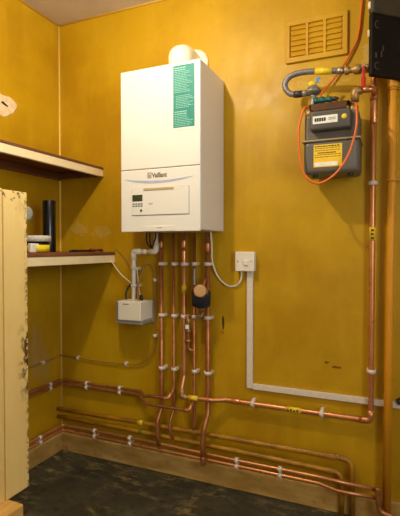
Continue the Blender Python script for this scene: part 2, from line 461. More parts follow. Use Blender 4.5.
text_mesh('lettering', 'Vaillant', .0290, 'grey_txt', bo, (-.9765, fy-.0004, 1.4602), FRONT, .0006, .86)
tb_ = part('bottom_tab', 'white_en', bo, lambda b: box(b, (-1.017, fy-.0025, 1.2245), (-.863, fy+.001, 1.2465), .0012))
part('tab_print', 'grey_txt', tb_, lambda b: box(b, (-.952, fy-.0031, 1.2375), (-.928, fy-.0024, 1.2400)))
st = part('sticker', 'teal', bo, lambda b: box(b, (-.871, fy-.0008, 1.654), (-.771, fy+.0005, 1.928)), 'teal instruction sticker')
part('sticker_foot', 'paper', st, lambda b: box(b, (-.871, fy-.0011, 1.652), (-.771, fy-.0003, 1.664)))
def print_lines(b):
    z = 1.919; random.seed(3)
    rows = [('big', 2), ('line', 13), ('gap', 1), ('bul', 8), ('gap', 1), ('big', 2), ('line', 7), ('gap', 1), ('line', 1)]
    for kind, n in rows:
        for i in range(n):
            if kind == 'gap': z -= .009; continue
            h = .0042 if kind == 'big' else .0021
            l = random.uniform(.055, .088) if kind != 'big' else random.uniform(.05, .07)
            x = -.865 + (.006 if kind == 'bul' else 0)
            xx = x
            while xx < x+l:
                wl = random.uniform(.006, .016); box(b, (xx, fy-.0012, z-h), (min(xx+wl, x+l), fy-.0007, z)); xx += wl+.002
            if kind == 'bul' and i % 3 == 0: box(b, (-.868, fy-.0012, z-h), (-.8655, fy-.0007, z))
            z -= h+.0050
part('print', 'teal_txt', st, print_lines, 'pale lines of print')

# flue elbow on the boiler top going back into the wall
fx, fyc = -.907, 1.86
fu = thing('flue_elbow', 'cream white rounded flue elbow rising from boiler top into the wall', 'flue', (fx, fyc, bz1))
def elbow(b):
    z0, zc = bz1, 2.028
    lathe(b, [(.060, 0), (.060, .012), (.055, .016), (.055, .05)], Matrix.Translation((fx, fyc, z0)))
    pts = [(fx, fyc, z0+.045)]
    for k in range(9):
        a = k/8*PI/2; pts.append((fx, fyc+.045-.045*math.cos(a), zc-.03+.045*math.sin(a)))
    pts.append((fx, YW-.012, zc+.015))
    tube(b, pts, .055, 28)
    # rounded shoulder
    s = bmesh.new(); bmesh.ops.create_uvsphere(s, u_segments=28, v_segments=18, radius=.0585)
    for f in s.faces: f.smooth = True
    s.transform(Matrix.Translation((fx, fyc+.005, zc-.004))); merge(b, s)
part('elbow', 'flue', fu, elbow)
part('wall_collar', 'flue', fu, lambda b: lathe(b, [(.055, 0), (.072, 0), (.074, .004), (.071, .012), (.060, .020), (.055, .020)], axis_mat((fx+.010, YW-.0005, 2.043), (0, -1, 0)), 36))

# ------------------------------------------------------------------ pipes
def P(x, off, z): return (x, YW-off, z)
def pipe(name, label, pts, r, mat, R=.03, group=None, cat='pipe'):
    t = thing(name, label, cat, pts[-1])
    part('tube', mat, t, lambda b: tube(b, fillet(pts, R), r, 16))
    return t
def sleeve(parent, a, b_, r, mat, name='coupling', label=None):
    a, b_ = Vector(a), Vector(b_); d = b_-a; L = d.length
    return part(name, mat, parent, lambda b: lathe(b, [(r*.93, 0), (r, L*.08), (r, L*.92), (r*.93, L)], axis_mat(a, d), 18), label)

ZB = bz0+.003
p1 = pipe('copper_pipe', 'leftmost thick copper pipe under the boiler, curving out over the old pipes at its foot',
     [P(-1.066, .035, ZB), P(-1.066, .035, .345), P(-1.070, .075, .285), P(-1.066, .078, .21), P(-1.064, .064, .163)], .011, 'copper_d', .05)
sleeve(p1, P(-1.066, .035, 1.150), P(-1.066, .035, 1.185), .0135, 'copper_d')
p2 = pipe('copper_pipe', 'thin copper pipe second from left under the boiler, bowed at its foot',
     [P(-.997, .035, ZB), P(-.997, .035, .350), P(-1.004, .062, .295), P(-1.004, .068, .25), P(-.996, .048, .208), P(-.995, .034, .197)], .008, 'copper_d', .04)
p4 = pipe('copper_pipe', 'thin straight copper pipe fourth from left under the boiler, with a braided connector on it',
     [P(-.884, .035, ZB), P(-.886, .035, .27), P(-.890, .032, .252)], .008, 'copper_d', .02)
part('braided_connector', 'steel', p4, lambda b: tube(b, [P(-.884, .035, 1.05+(-.08*k/40)) for k in range(41)], lambda s: .0095+.0015*math.sin(s*80), 12), 'silver braided connector')
p5 = pipe('copper_pipe', 'rightmost thick copper pipe under the boiler, bending out at its foot to the lowest pipe',
     [P(-.815, .035, ZB), P(-.812, .035, .41), P(-.806, .05, .36), P(-.816, .083, .285), P(-.819, .086, .21), P(-.819, .078, .132)], .0125, 'copper_d', .05)
sleeve(p5, P(-.815, .035, 1.13), P(-.815, .035, 1.175), .0155, 'copper_d')
sleeve(p5, P(-.8175, .080, .120), P(-.8185, .082, .160), .0150, 'copper_d', 'end_fitting')

# gas run: up the wall at the right, along, and up into the boiler
zg = .430
gp = thing('gas_pipe', 'long copper gas pipe from the meter down, along the wall and up to the boiler', 'pipe', P(-.079, .035, zg))
part('tube', 'copper', gp, lambda b: tube(b, fillet([P(-.077, .035, 1.90), P(-.079, .035, 1.36), P(-.079, .035, zg), P(-.725, .035, zg), P(-.785, .068, zg), P(-.936, .068, zg-.003), P(-.940, .060, zg+.04), P(-.940, .035, .52), P(-.940, .035, .80), P(-.940, .035, ZB)], .022), .0115, 16))
part('upper_sleeve', 'copper', gp, lambda b: lathe(b, [(.0115, 0), (.0145, .012), (.0145, .24), (.0115, .25)], Matrix.Translation(P(-.0772, .035, 1.655)), 18))
part('elbow', 'copper', gp, lambda b: tube(b, fillet([P(-.079, .035, zg+.045), P(-.079, .035, zg), P(-.124, .035, zg)], .022), .0142, 16))
part('elbow', 'brass', gp, lambda b: tube(b, fillet([P(-.9392, .062, zg+.032), P(-.936, .068, zg-.003), P(-.905, .068, zg-.0025)], .014), .0145, 16))
sleeve(gp, P(-.688, .035, zg), P(-.650, .035, zg), .0142, 'copper')
part('yellow_tape', 'ytape', gp, lambda b: cyl(b, P(-.898, .068, zg-.0022), P(-.850, .068, zg-.0013), .0123), 'yellow tape')
ytp = part('yellow_tape', 'ytape', gp, lambda b: cyl(b, P(-.432, .035, zg), P(-.365, .035, zg), .0121), 'yellow tape with dark lettering')
part('tape_print', 'ink', ytp, lambda b: [box(b, P(-.427+.014*k, .0476, zg-.006+.002*(k % 2)), P(-.419+.014*k, .0466, zg+.003+.003*(k % 2))) for k in range(4)])
ytp = part('yellow_tape', 'ytape', gp, lambda b: cyl(b, P(-.079, .035, 1.180), P(-.079, .035, 1.236), .0121), 'yellow tape with dark lettering')
part('tape_print', 'ink', ytp, lambda b: [box(b, P(-.084, .0478, 1.187+.016*k), P(-.073, .0466, 1.195+.016*k)) for k in range(3)])
part('yellow_tape', 'ytape', gp, lambda b: cyl(b, P(-.940, .035, .930), P(-.940, .035, .968), .0121), 'yellow tape')
sleeve(gp, P(-.940, .035, 1.150), P(-.940, .035, 1.190), .0150, 'copper')
sleeve(gp, P(-.940, .035, 1.06), P(-.940, .035, 1.14), .0135, 'copper', 'upper_collar')

# a branch valve beside the gas run
fv = thing('branch_valve', 'short brass valve with white tag between the third and fourth pipes under the boiler', 'valve', P(-.912, .045, .64))
part('tube', 'copper_d', fv, lambda b: tube(b, fillet([P(-.941, .035, .815), P(-.912, .045, .812), P(-.912, .045, .655), P(-.886, .035, .648)], .018), .0078, 12))
part('valve_body', 'brass', fv, lambda b: lathe(b, [(.008, 0), (.013, .002), (.013, .018), (.0095, .022), (.0095, .045), (.0135, .05), (.0135, .068), (.009, .072)], Matrix.Translation(P(-.912, .045, .735)), 14))
part('nut', 'brass', fv, lambda b: lathe(b, [(.008, 0), (.0145, .001), (.0145, .013), (.008, .014)], Matrix.Translation(P(-.912, .045, .690)), 6))
part('white_tag', 'paper', fv, lambda b: box(b, P(-.921, .0625, .758), P(-.903, .0575, .778), .001), 'white tag')

# two middle pipes along from the left wall
m1 = pipe('heating_pipe', 'upper of two mid-height copper pipes, ending in the second pipe under the boiler',
     [(XW+.03, 1.0, .408), (XW+.03, YW-.03, .408), P(-1.19, .03, .408), P(-1.155, .055, .396), P(-1.12, .074, .408), P(-1.01, .074, .409), P(-.997, .046, .440), P(-.997, .040, .452)], .0078, 'copper_d', .022)
m2 = pipe('heating_pipe', 'lower of two mid-height copper pipes, ending in the fourth pipe under the boiler',
     [(XW+.03, 1.0, .386), (XW+.03, YW-.03, .386), P(-1.20, .03, .386), P(-1.13, .074, .366), P(-.895, .074, .366), P(-.887, .050, .402), P(-.886, .043, .408)], .0078, 'copper_d', .022)
part('elbow', 'copper', m1, lambda b: tube(b, fillet([P(-1.035, .074, .4085), P(-1.01, .074, .409), P(-.9985, .050, .436)], .02), .0098, 12))
part('elbow', 'copper', m2, lambda b: tube(b, fillet([P(-.925, .074, .366), P(-.895, .074, .366), P(-.8875, .052, .398)], .02), .0098, 12))

# old painted pipes that drop to the floor at the right
l1 = pipe('painted_pipe', 'upper of two old paint-splashed pipes low on the wall, rightmost drop to floor',
     [P(XW+.001, .034, .242), P(-1.2, .034, .247), P(-.65, .034, .250), P(-.150, .034, .251), P(-.150, .034, 0)], .0115, 'pipe_paint', .045)
sleeve(l1, P(-.255, .034, .2507), P(-.215, .034, .2508), .0145, 'pipe_paint')
part('yellow_tape', 'ytape', l1, lambda b: cyl(b, P(-1.205, .034, .2467), P(-1.175, .034, .2472), .0122), 'yellow tape')
l2 = pipe('painted_pipe', 'lower of two old paint-splashed pipes low on the wall, inner drop to floor',
     [P(XW+.001, .034, .199), P(-1.2, .034, .200), P(-.65, .034, .195), P(-.192, .034, .187), P(-.192, .034, 0)], .0105, 'pipe_paint', .04)
sleeve(l2, P(-.255, .034, .188), P(-.225, .034, .1875), .0130, 'pipe_paint')
sleeve(l2, P(-1.198, .034, .200), P(-1.178, .034, .200), .0116, 'greentape', 'green_tape', 'bit of green tape')
# clean copper pair above the skirting
l3 = pipe('skirting_pipe', 'upper of two bright copper pipes running round the corner just above the skirting',
     [(XW+.06, 1.0, .158), (XW+.06, YW-.06, .168), P(-1.1, .06, .170), P(-.64, .06, .163), P(-.276, .06, .163), P(-.050, .06, .157)], .008, 'copper', .02)
l4 = pipe('skirting_pipe', 'lower of two bright copper pipes running round the corner just above the skirting',
     [(XW+.06, 1.0, .132), (XW+.06, YW-.06, .140), P(-1.08, .06, .139), P(-.64, .06, .137), P(-.285, .06, .136), P(-.205, .06, .120), P(-.058, .06, .124)], .008, 'copper', .02)
dk = pipe('copper_tail', 'dark copper tail pipe in the bottom right corner, bending away beside the yellow riser',
     [P(-.048, .080, .170), P(-.043, .080, .082), P(.02, .080, .068), P(.09, .080, .047), P(.09, .080, 0)], .0105, 'copper_d', .028)
sleeve(dk, P(-.049, .078, .178), P(-.0445, .080, .110), .0125, 'copper_d', 'end_fitting')
# thin yellowed tube
tbx = [(XW+.012, 1.0, .520), (XW+.012, 1.80, .530), (XW+.014, YW-.03, .541), P(XW+.04, .013, .541), P(-1.45, .012, .533), P(-1.293, .012, .535), P(-1.20, .012, .548), P(-1.135, .012, .60), P(-1.117, .012, .70), P(-1.117, .012, .986), P(-1.122, .014, 1.04), P(-1.143, .018, 1.066), P(-1.17, .03, 1.05), P(-1.185, .06, .96), P(-1.176, .08, .886)]
one('condensate_tube', 'tube', 'thin yellowed tube looping from the white pump down and along to the left wall', 'tube', lambda b: tube(b, smooth_path(tbx, 6), .0034, 8))

# big yellow riser at the right
ry = thing('riser_pipe', 'thick mustard-painted vertical riser pipe at the right edge', 'pipe', P(-.012, .045, 0))
part('tube', 'pipe_y', ry, lambda b: tube(b, [P(-.016, .045, 0), P(-.012, .045, .7), P(-.007, .045, 1.36), P(-.001, .045, HC)], .0170, 20))
sleeve(ry, P(-.003, .045, 1.79), P(-.0015, .045, 1.90), .0215, 'pipe_y')
part('joint_ring', 'pipe_paint', ry, lambda b: cyl(b, P(-.003, .045, 1.780), P(-.003, .045, 1.790), .0200), 'darker joint ring')

def bracket(z, x, label):
    t = thing('pipe_bracket', label, 'bracket', P(x, 0, z))
    def ring(b):
        pts = [(x+.0215*math.cos(a), YW-.045+.0215*math.sin(a), z) for a in [2*PI*k/24 for k in range(25)]]
        tube(b, pts, .0035, 8, False)
    part('ring', 'pipe_y', t, ring)
    part('arm', 'steel', t, lambda b: [cyl(b, P(x+.0205, .048, z), P(x+.06, .030, z+.004), .0035), cyl(b, P(x+.06, .030, z+.004), P(x+.06, .0005, z+.004), .0035)])
bracket(1.421, -.0072, 'metal ring bracket with arm round the mustard riser, level with the meter foot')
cr = one('pipe_stub', 'rubber', 'small dark fitting at the right picture edge above the trunking end', 'fitting', lambda b: lathe(b, [(.001, 0), (.011, 0), (.011, .026), (.007, .03), (.001, .03)], axis_mat(P(.030, .0005, .52), (0, -1, 0)), 16))

# ------------------------------------------------------------------ clips
def clip(center, off, r, axis, wall, label, group=None, second=None):
    """white saddle clip round a pipe at its centre; off = distance of that centre from the wall"""
    b = bm_new()
    zs = [0] if second is None else [-second, second]
    h = .0085
    for k in zs:
        n = 20; ro, ri = r+.0042, r+.0004
        rings = []
        for rad, zz in ((ro, -h), (ro, h), (ri, h), (ri, -h)):
            rings.append([b.verts.new((rad*math.cos(2*PI*i/n)+k, rad*math.sin(2*PI*i/n), zz)) for i in range(n)])
        for q in range(4):
            A, B = rings[q], rings[(q+1) % 4]
            for i in range(n): b.faces.new((A[i], A[(i+1) % n], B[(i+1) % n], B[i])).smooth = q in (0, 2)
        w = r+.0065 if second is None else .0025
        d = .0075 if second is None else .002
        if second is None or k > 0 or off < .05: box(b, (k-w, r+.001, -d), (k+w, off, d), min(.0015, d*.4))
        if second is not None and k > 0: box(b, (-second+r+.003, -.003, -.003), (second-r-.003, .003, .003), .001)
        if second is None:
            for s_ in (-1, 1):
                x0, x1 = sorted((k+s_*(r+.0014), k+s_*(r+.0065)))
                box(b, (x0, -.001, -.0070), (x1, min(r+.004, off-.0005), .0070), .001)
    m = Matrix.Identity(4)
    if axis == 'h': m = Matrix.Rotation(PI/2, 4, 'Y')
    if wall == 'left': m = Matrix.Rotation(PI/2, 4, 'Z') @ m
    b.transform(Matrix.Translation(Vector(center)) @ m)
    o = tag(obj('pipe_clip', b, 'clip'), label, 'pipe clip', group)
    return o
PX = [(-1.066, .011, 'leftmost thick pipe'), (-.997, .008, 'second pipe'), (-.940, .0115, 'third (gas) pipe'), (-.8845, .008, 'fourth pipe'), (-.815, .0125, 'rightmost thick pipe')]
for row, zz, ids in (('top', 1.071, range(5)), ('middle', .813, range(5)), ('bottom', .546, (0, 1, 3, 4))):
    for i in ids:
        x, r, nm = PX[i]
        clip(P(x, .035, zz+(.002 if i > 2 else 0)), .035, r, 'v', 'back', f'white clip in the {row} row under the boiler, on the {nm}', 'clips under the boiler')
gG = 'clips on the gas pipe'
clip(P(-.589, .035, zg), .035, .0115, 'h', 'back', 'white clip on the horizontal gas pipe, nearer the boiler', gG)
clip(P(-.278, .035, zg), .035, .0115, 'h', 'back', 'white clip on the horizontal gas pipe, nearer the right corner', gG)
clip(P(-.079, .035, .637), .035, .0115, 'v', 'back', 'white clip low on the upright gas pipe, above the bottom elbow', gG)
clip(P(-.0788, .035, 1.417), .035, .0115, 'v', 'back', 'white clip on the upright gas pipe beside the meter foot', gG)
gM = 'double clips on the mid-height pipes'
clip(P(-1.535, .03, .397), .03, .0078, 'h', 'back', 'double white clip on mid-height pipe pair, back wall, nearer the corner', gM, .011)
clip(P(-1.319, .03, .397), .03, .0078, 'h', 'back', 'double white clip on mid-height pipe pair, back wall, nearer the boiler pipes', gM, .011)
clip((XW+.03, 1.875, .397), .03, .0078, 'h', 'left', 'double white clip on mid-height pipe pair on the left wall', gM, .011)
gL = 'double clips above the skirting'
for x, za, nm in ((-1.461, .154, 'back wall, first from the corner'), (-1.238, .154, 'back wall, second from the corner'), (-.658, .150, 'back wall, just right of the boiler pipes'), (-.454, .149, 'back wall, rightmost')):
    clip(P(x, .06, za), .06, .008, 'h', 'back', 'double white clip on skirting pipe pair, ' + nm, gL, .0145)
clip((XW+.06, 1.765, .151), .06, .008, 'h', 'left', 'double white clip on skirting pipe pair on the left wall', gL, .0125)
gT = 'clips on the thin tube'
clip(P(-1.61, .012, .538), .012, .0042, 'h', 'back', 'small white clip on the thin tube, near the room corner', gT)
clip(P(-1.293, .012, .535), .012, .0042, 'h', 'back', 'small white clip on the thin tube, where it starts to rise', gT)
clip((XW+.012, 1.845, .5325), .012, .0042, 'h', 'left', 'small white clip on the thin tube on the left wall', gT)
clip(P(-1.117, .012, .70), .012, .0042, 'v', 'back', 'small white clip on rising thin tube, below the white pump', gT)
clip(P(-1.117, .012, .986), .012, .0042, 'v', 'back', 'small white clip on the thin tube, right of the white waste pipe', gT)

# ------------------------------------------------------------------ condensate pump with its white waste pipe
pu = thing('condensate_pump', 'small white box pump with grey base hung below the boiler, left of the pipes', 'pump', (-1.2, YW, .75))
part('case', 'pump', pu, lambda b: box(b, (-1.262, YW-.130, .790), (-1.130, YW-.012, .885), .004))
part('base_tray', 'pumpgrey', pu, lambda b: box(b, (-1.262, YW-.122, .770), (-1.129, YW-.012, .7895), .004), 'grey lower tray')
part('side_shell', 'pumpgrey', pu, lambda b: box(b, (-1.296, YW-.100, .768), (-1.2625, YW-.012, .882), .004), 'grey side of the shell')
part('back_plate', 'pumpgrey', pu, lambda b: box(b, (-1.290, YW-.012, .768), (-1.126, YW-.001, .882), .003), 'grey back plate')
part('print', 'grey_txt', pu, lambda b: [box(b, (-1.232+.007*k, YW-.1308, .868), (-1.227+.007*k, YW-.1298, .8735)) for k in range(5)])
part('outlet', 'black', pu, lambda b: lathe(b, [(.010, 0), (.010, .014), (.006, .018), (.006, .03)], Matrix.Translation((-1.168, YW-.06, .884)), 14), 'black outlet spigot')
wp = thing('waste_pipe', 'white plastic overflow pipe rising from the pump and elbowing right under the boiler', 'pipe', P(-1.219, .05, .885))
wz = 1.132
part('tube', 'white_bright', wp, lambda b: tube(b, fillet([P(-1.219, .05, .8845), P(-1.219, .05, wz), P(-1.088, .05, wz), P(-1.088, .05, bz0+.003)], .010), .0105, 16))
part('elbow', 'flue', wp, lambda b: tube(b, fillet([P(-1.219, .05, wz-.045), P(-1.219, .05, wz), P(-1.178, .05, wz)], .012), .0145, 16))
part('elbow', 'flue', wp, lambda b: tube(b, fillet([P(-1.128, .05, wz), P(-1.088, .05, wz), P(-1.088, .05, wz+.042)], .012), .0145, 16))
sleeve(wp, P(-1.165, .05, wz), P(-1.145, .05, wz), .0130, 'flue')
gW = 'clips on the white waste pipe'
clip(P(-1.219, .05, 1.045), .05, .0105, 'v', 'back', 'white clip on the white waste pipe, upper one', gW)
clip(P(-1.219, .05, .957), .05, .0105, 'v', 'back', 'white clip on the white waste pipe, lower one nearer the pump', gW)
def wire(name, mat, label, pts, r, cat='cable', n=8): return one(name, mat, label, cat, lambda b: tube(b, smooth_path(pts, 7), r, n))
wire('black_cable', 'blackcable', 'black cable arching from the pump top to the waste pipe clip', [(-1.257, YW-.06, .884), (-1.262, YW-.055, .915), (-1.255, YW-.045, .945), (-1.236, YW-.035, .968)], .0052)
wire('black_cable', 'blackcable', 'black cable drooping from under the boiler, left one', [P(-1.128, .07, bz0+.0065), P(-1.128, .075, 1.19), P(-1.118, .075, 1.165), P(-1.098, .072, 1.150)], .0045)
wire('black_cable', 'blackcable', 'black cable looping under the boiler against the leftmost pipe', [P(-1.112, .07, bz0+.0065), P(-1.106, .08, 1.18), P(-1.095, .078, 1.158), P(-1.082, .08, 1.178), P(-1.078, .07, 1.205), P(-1.078, .07, bz0+.0065)], .0038)
wire('white_wire', 'whitecable', 'thin white wire stretched from the lower shelf end down to the waste pipe', [(-1.365, 1.965, 1.080), (-1.31, 1.968, 1.015), (-1.236, 1.960, .965)], .0022)
wire('white_wire', 'tube', 'thin pale wire from the wall above the lower shelf to the upper waste pipe clip', [(-1.362, 1.996, 1.148), (-1.31, 1.99, 1.112), (-1.239, 1.968, 1.052)], .0015)
wire('white_wire', 'whitecable', 'thin white wire from the waste pipe clip down to the pump outlet', [P(-1.2015, .045, 1.045), P(-1.193, .05, .99), P(-1.178, .06, .92), P(-1.169, .06, .9145)], .0024)

# ------------------------------------------------------------------ round gauge-like fitting on the right-hand pipe
ga = thing('round_fitting', 'black sleeved round fitting with a tan disc face between the right-hand boiler pipes', 'fitting', P(-.822, .06, .93))
gd = Vector((.30, -.90, .25)).normalized()
gc = Vector(P(-.822, .096, .915))
part('sleeve', 'navy', ga, lambda b: lathe(b, [(.040, -.034), (.0445, -.031), (.0455, .026), (.044, .030), (.036, .030), (.036, -.034)], axis_mat(gc, (.12, -.25, .96)), 28), 'dark navy sleeve')
part('body', 'brass', ga, lambda b: lathe(b, [(.012, -.06), (.016, -.055), (.028, -.036), (.035, -.03), (.035, .034), (.028, .044), (.012, .048), (.001, .048)], axis_mat(gc, (.12, -.25, .96)), 24))
dc = Vector(P(-.808, .140, .953))
part('disc', 'disc', ga, lambda b: lathe(b, [(.001, -.016), (.027, -.016), (.0295, -.004), (.0295, .007), (.026, .0095), (.012, .0085), (.001, .0085)], axis_mat(dc, gd), 28), 'tan disc face')
part('inlet_arm', 'copper_d', ga, lambda b: tube(b, fillet([P(-.822, .085, .955), P(-.816, .065, .995), P(-.815, .040, 1.01)], .012), .006, 12))
part('stub', 'brass', ga, lambda b: tube(b, fillet([P(-.828, .085, .87), P(-.838, .07, .85), P(-.846, .05, .83)], .012), .0095, 12))
lv = thing('isolating_valve', 'small brass valve with lever below the black round fitting', 'valve', P(-.847, .06, .825))
part('body', 'brass', lv, lambda b: lathe(b, [(.008, 0), (.013, .003), (.013, .02), (.008, .024)], axis_mat(P(-.862, .058, .825), (1, .1, 0)), 14))
part('lever', 'steel', lv, lambda b: tube(b, smooth_path([P(-.866, .072, .806), P(-.850, .078, .812), P(-.832, .077, .826), P(-.822, .072, .842)], 5), .0045, 10))

# ------------------------------------------------------------------ fused spur, cable and trunking
sp = thing('switch_spur', 'white square fused switch on the wall right of the boiler', 'switch', P(-.628, 0, 1.087))
part('back_box', 'white_pl', sp, lambda b: box(b, P(-.672, .030, 1.044), P(-.584, .0005, 1.131), .002))
part('face_plate', 'white_pl', sp, lambda b: box(b, P(-.674, .040, 1.042), P(-.582, .029, 1.133), .003))
part('rocker', 'white_pl', sp, lambda b: box(b, P(-.632, .046, 1.070), P(-.611, .038, 1.094), .002))
for x in (-.661, -.598): part('screw', 'steel', sp, lambda b: lathe(b, [(.0001, 0), (.0038, 0), (.003, .0016), (.0001, .002)], axis_mat(P(x, .0395, 1.088), (0, -1, 0)), 12))
wire('white_cable', 'whitecable', 'white cable drooping from the boiler underside to the fused switch', [P(-.793, .05, bz0+.0065), P(-.793, .035, 1.16), P(-.795, .022, 1.085), P(-.772, .012, 1.015), P(-.725, .010, .972), P(-.682, .010, .972), P(-.655, .014, 1.0), P(-.649, .018, 1.0415)], .0046)
def trunk(b):
    box(b, P(-.625, .016, .494), P(-.596, .0005, 1.0435), .002)
    box(b, P(-.5955, .016, .490), P(.045, .0005, .516), .002)
tk = one('cable_trunking', 'clip', 'white trunking dropping from the fused switch and turning right along the wall', 'trunking', trunk)
wire('white_cable', 'whitecable', 'short white cable leaving the trunking end beside the mustard riser, going down', [P(.047, .010, .503), P(.054, .014, .498), P(.058, .02, .47), P(.062, .02, .40), P(.064, .022, .105), P(.064, .024, .002)], .006)

# ------------------------------------------------------------------ vent grille
vt = thing('vent_grille', 'mustard painted louvred air vent high on the back wall', 'vent', P(-.318, 0, 2.065))
vx0, vx1, vz0, vz1 = -.447, -.184, 1.972, 2.158
def vframe(b):
    w = .024; y0, y1 = .014, .0005
    box(b, P(vx0, y0, vz0), P(vx1, y1, vz0+w), .003); box(b, P(vx0, y0, vz1-w), P(vx1, y1, vz1), .003)
    box(b, P(vx0, y0, vz0+w-.002), P(vx0+.018, y1, vz1-w+.002), .003); box(b, P(vx1-.020, y0, vz0+w-.002), P(vx1, y1, vz1-w+.002), .003)
    iw = (vx1-.020-vx0-.018)
    for k in (1, 2):
        x = vx0+.018+iw*k/3; box(b, P(x-.006, .0135, vz0+w-.002), P(x+.006, y1, vz1-w+.002), .001)
part('frame', 'vent', vt, vframe)
part('backing', 'vent', vt, lambda b: box(b, P(vx0+.012, .0036, vz0+.015), P(vx1-.012, .0005, vz1-.015)))
iw = (vx1-.020-vx0-.018)/3
for c_ in range(3):
    for r_ in range(6):
        x0 = vx0+.018+iw*c_+.006; x1 = x0+iw-.012; zc = vz0+.024+(vz1-vz0-.048)*(r_+.5)/6
        def slat(b):
            h = (vz1-vz0-.048)/12
            prof = [(.0035, zc+h), (.0125, zc-h+.005), (.0115, zc-h+.0035), (.0035, zc-h+.0025)]
            L = [b.verts.new(P(x0, o_, z)) for o_, z in prof]; Q = [b.verts.new(P(x1, o_, z)) for o_, z in prof]
            b.faces.new(L); b.faces.new(Q[::-1])
            for k in range(4): b.faces.new((L[k], L[(k+1) % 4], Q[(k+1) % 4], Q[k]))
        part('louvre', 'vent', vt, slat)

# ------------------------------------------------------------------ gas meter
mx0, mx1 = -.333, -.121
me_ = thing('gas_meter', 'grey box gas meter with yellow label and small dial window, hung on the right', 'gas meter', (-.227, 1.88, 1.44))
def body(b):
    box(b, (mx0, 1.800, 1.442), (mx1, YW-.04, 1.578), .020, seg=4)
    box(b, (mx0+.002, 1.806, 1.566), (mx1-.002, YW-.04, 1.684), .016, seg=4)
part('body', 'meter', me_, body)
part('seam_band', 'band', me_, lambda b: box(b, (mx0-.005, 1.793, 1.569), (mx1+.005, YW-.036, 1.5765), .003), 'tan seam band')
hd = part('index_head', 'meter_d', me_, lambda b: box(b, (-.302, 1.768, 1.606), (-.150, 1.812, 1.682), .010, seg=3))
wn = part('index_window', 'paper', hd, lambda b: box(b, (-.291, 1.7668, 1.630), (-.198, 1.7690, 1.660), .0008), 'pale counter window')
part('seal_disc', 'ytape', hd, lambda b: lathe(b, [(.0001, 0), (.0105, 0), (.0095, .002), (.0001, .0022)], axis_mat((-.174, 1.7685, 1.649), (0, -1, 0)), 20), 'yellow round seal')
part('counter_digits', 'dark', hd, lambda b: [box(b, (-.284+.0088*k, 1.7662, 1.6385), (-.2768+.0088*k, 1.7672, 1.652)) for k in range(5)]+[box(b, (-.232, 1.7662, 1.648-.006*k), (-.205, 1.7672, 1.650-.006*k)) for k in range(2)])
yl = part('yellow_label', 'ylabel', me_, lambda b: box(b, (-.292, 1.7985, 1.468), (-.184, 1.8015, 1.556), .0006), 'yellow warning label')
def lab(b):
    random.seed(8)
    for k in range(9):
        z = 1.551-k*.0085; h = .0042 if k in (0, 3) else .0022
        if k in (6, 7, 8): continue
        x = -.288+(.012 if k == 3 else 0)
        while x < -.192-(.016 if k == 3 else 0):
            w = random.uniform(.005, .013); box(b, (x, 1.7980, z-h), (min(x+w, -.188), 1.7986, z)); x += w+.002
part('print', 'ink', yl, lab)
part('label_foot', 'paper', yl, lambda b: box(b, (-.288, 1.7980, 1.472), (-.20, 1.7986, 1.487)))
for x in (-.290, -.155): part('foot', 'rubber', me_, lambda b: lathe(b, [(.001, 0), (.011, 0), (.012, .006), (.010, .014), (.001, .014)], Matrix.Translation((x, 1.835, 1.4335)), 16), 'dark foot')
MY = 1.885
for x in (-.322, -.151):
    part('union', 'brass', me_, lambda b: lathe(b, [(.014, 0), (.014, .012), (.0195, .013), (.0195, .036), (.013, .038), (.013, .050)], Matrix.Translation((x, MY, 1.681)), 6 if False else 16), 'brass union nut')
# bracket tray between the unions
def tray(b):
    box(b, (-.312, MY-.034, 1.706), (-.172, MY-.030, 1.732), .001); box(b, (-.322, MY-.034, 1.730), (-.162, MY+.030, 1.734), .001)
    box(b, (-.300, MY+.026, 1.712), (-.180, YW-.0005, 1.734), .001)
part('bar_bracket', 'bracket', me_, tray, 'brown metal bracket bar')

rg = thing('gas_regulator', 'grey domed regulator with yellow cap and blue tag above the meter', 'regulator', (-.306, MY, 1.748))
rx = -.309
part('stem', 'zincgrey', rg, lambda b: lathe(b, [(.014, 0), (.014, .012), (.011, .018), (.011, .040), (.015, .046)], Matrix.Translation((rx, MY, 1.7345)), 18))
part('dome', 'zincgrey', rg, lambda b: lathe(b, [(.013, 0), (.027, .004), (.032, .011), (.033, .013), (.033, .018), (.029, .019), (.026, .028), (.017, .037), (.001, .039)], Matrix.Translation((rx, MY, 1.782)), 26))
part('yellow_cap', 'ytape', rg, lambda b: lathe(b, [(.018, 0), (.018, .016), (.012, .021), (.001, .021)], Matrix.Translation((rx-.004, MY, 1.816)), 18), 'yellow cap')
part('blue_tag', 'blue', rg, lambda b: [box(b, (rx+.010, MY-.006, 1.829), (rx+.024, MY-.003, 1.846), .001), box(b, (rx+.016, MY-.006, 1.843), (rx+.029, MY-.003, 1.853), .001)], 'blue tag')
part('green_port', 'green', rg, lambda b: lathe(b, [(.010, 0), (.0165, .002), (.0165, .016), (.013, .018), (.013, .026), (.016, .028), (.016, .044), (.011, .047), (.011, .062), (.0135, .064), (.0135, .078), (.006, .081)], Matrix.Translation((rx+.006, MY-.012, 1.7535)) @ Matrix.Scale(.9, 4) @ axis_mat((0, 0, 0), (1, -.05, -.03)), 14), 'dark green screw port')
part('port_tip', 'rubber', rg, lambda b: lathe(b, [(.006, 0), (.009, .004), (.009, .014), (.003, .026)], axis_mat((rx+.078, MY-.016, 1.7515), (1, -.05, -.03)), 12), 'black tip')
part('inlet_neck', 'zincgrey', rg, lambda b: tube(b, [(rx-.022, MY, 1.795), (rx-.046, MY, 1.794)], .013, 16))

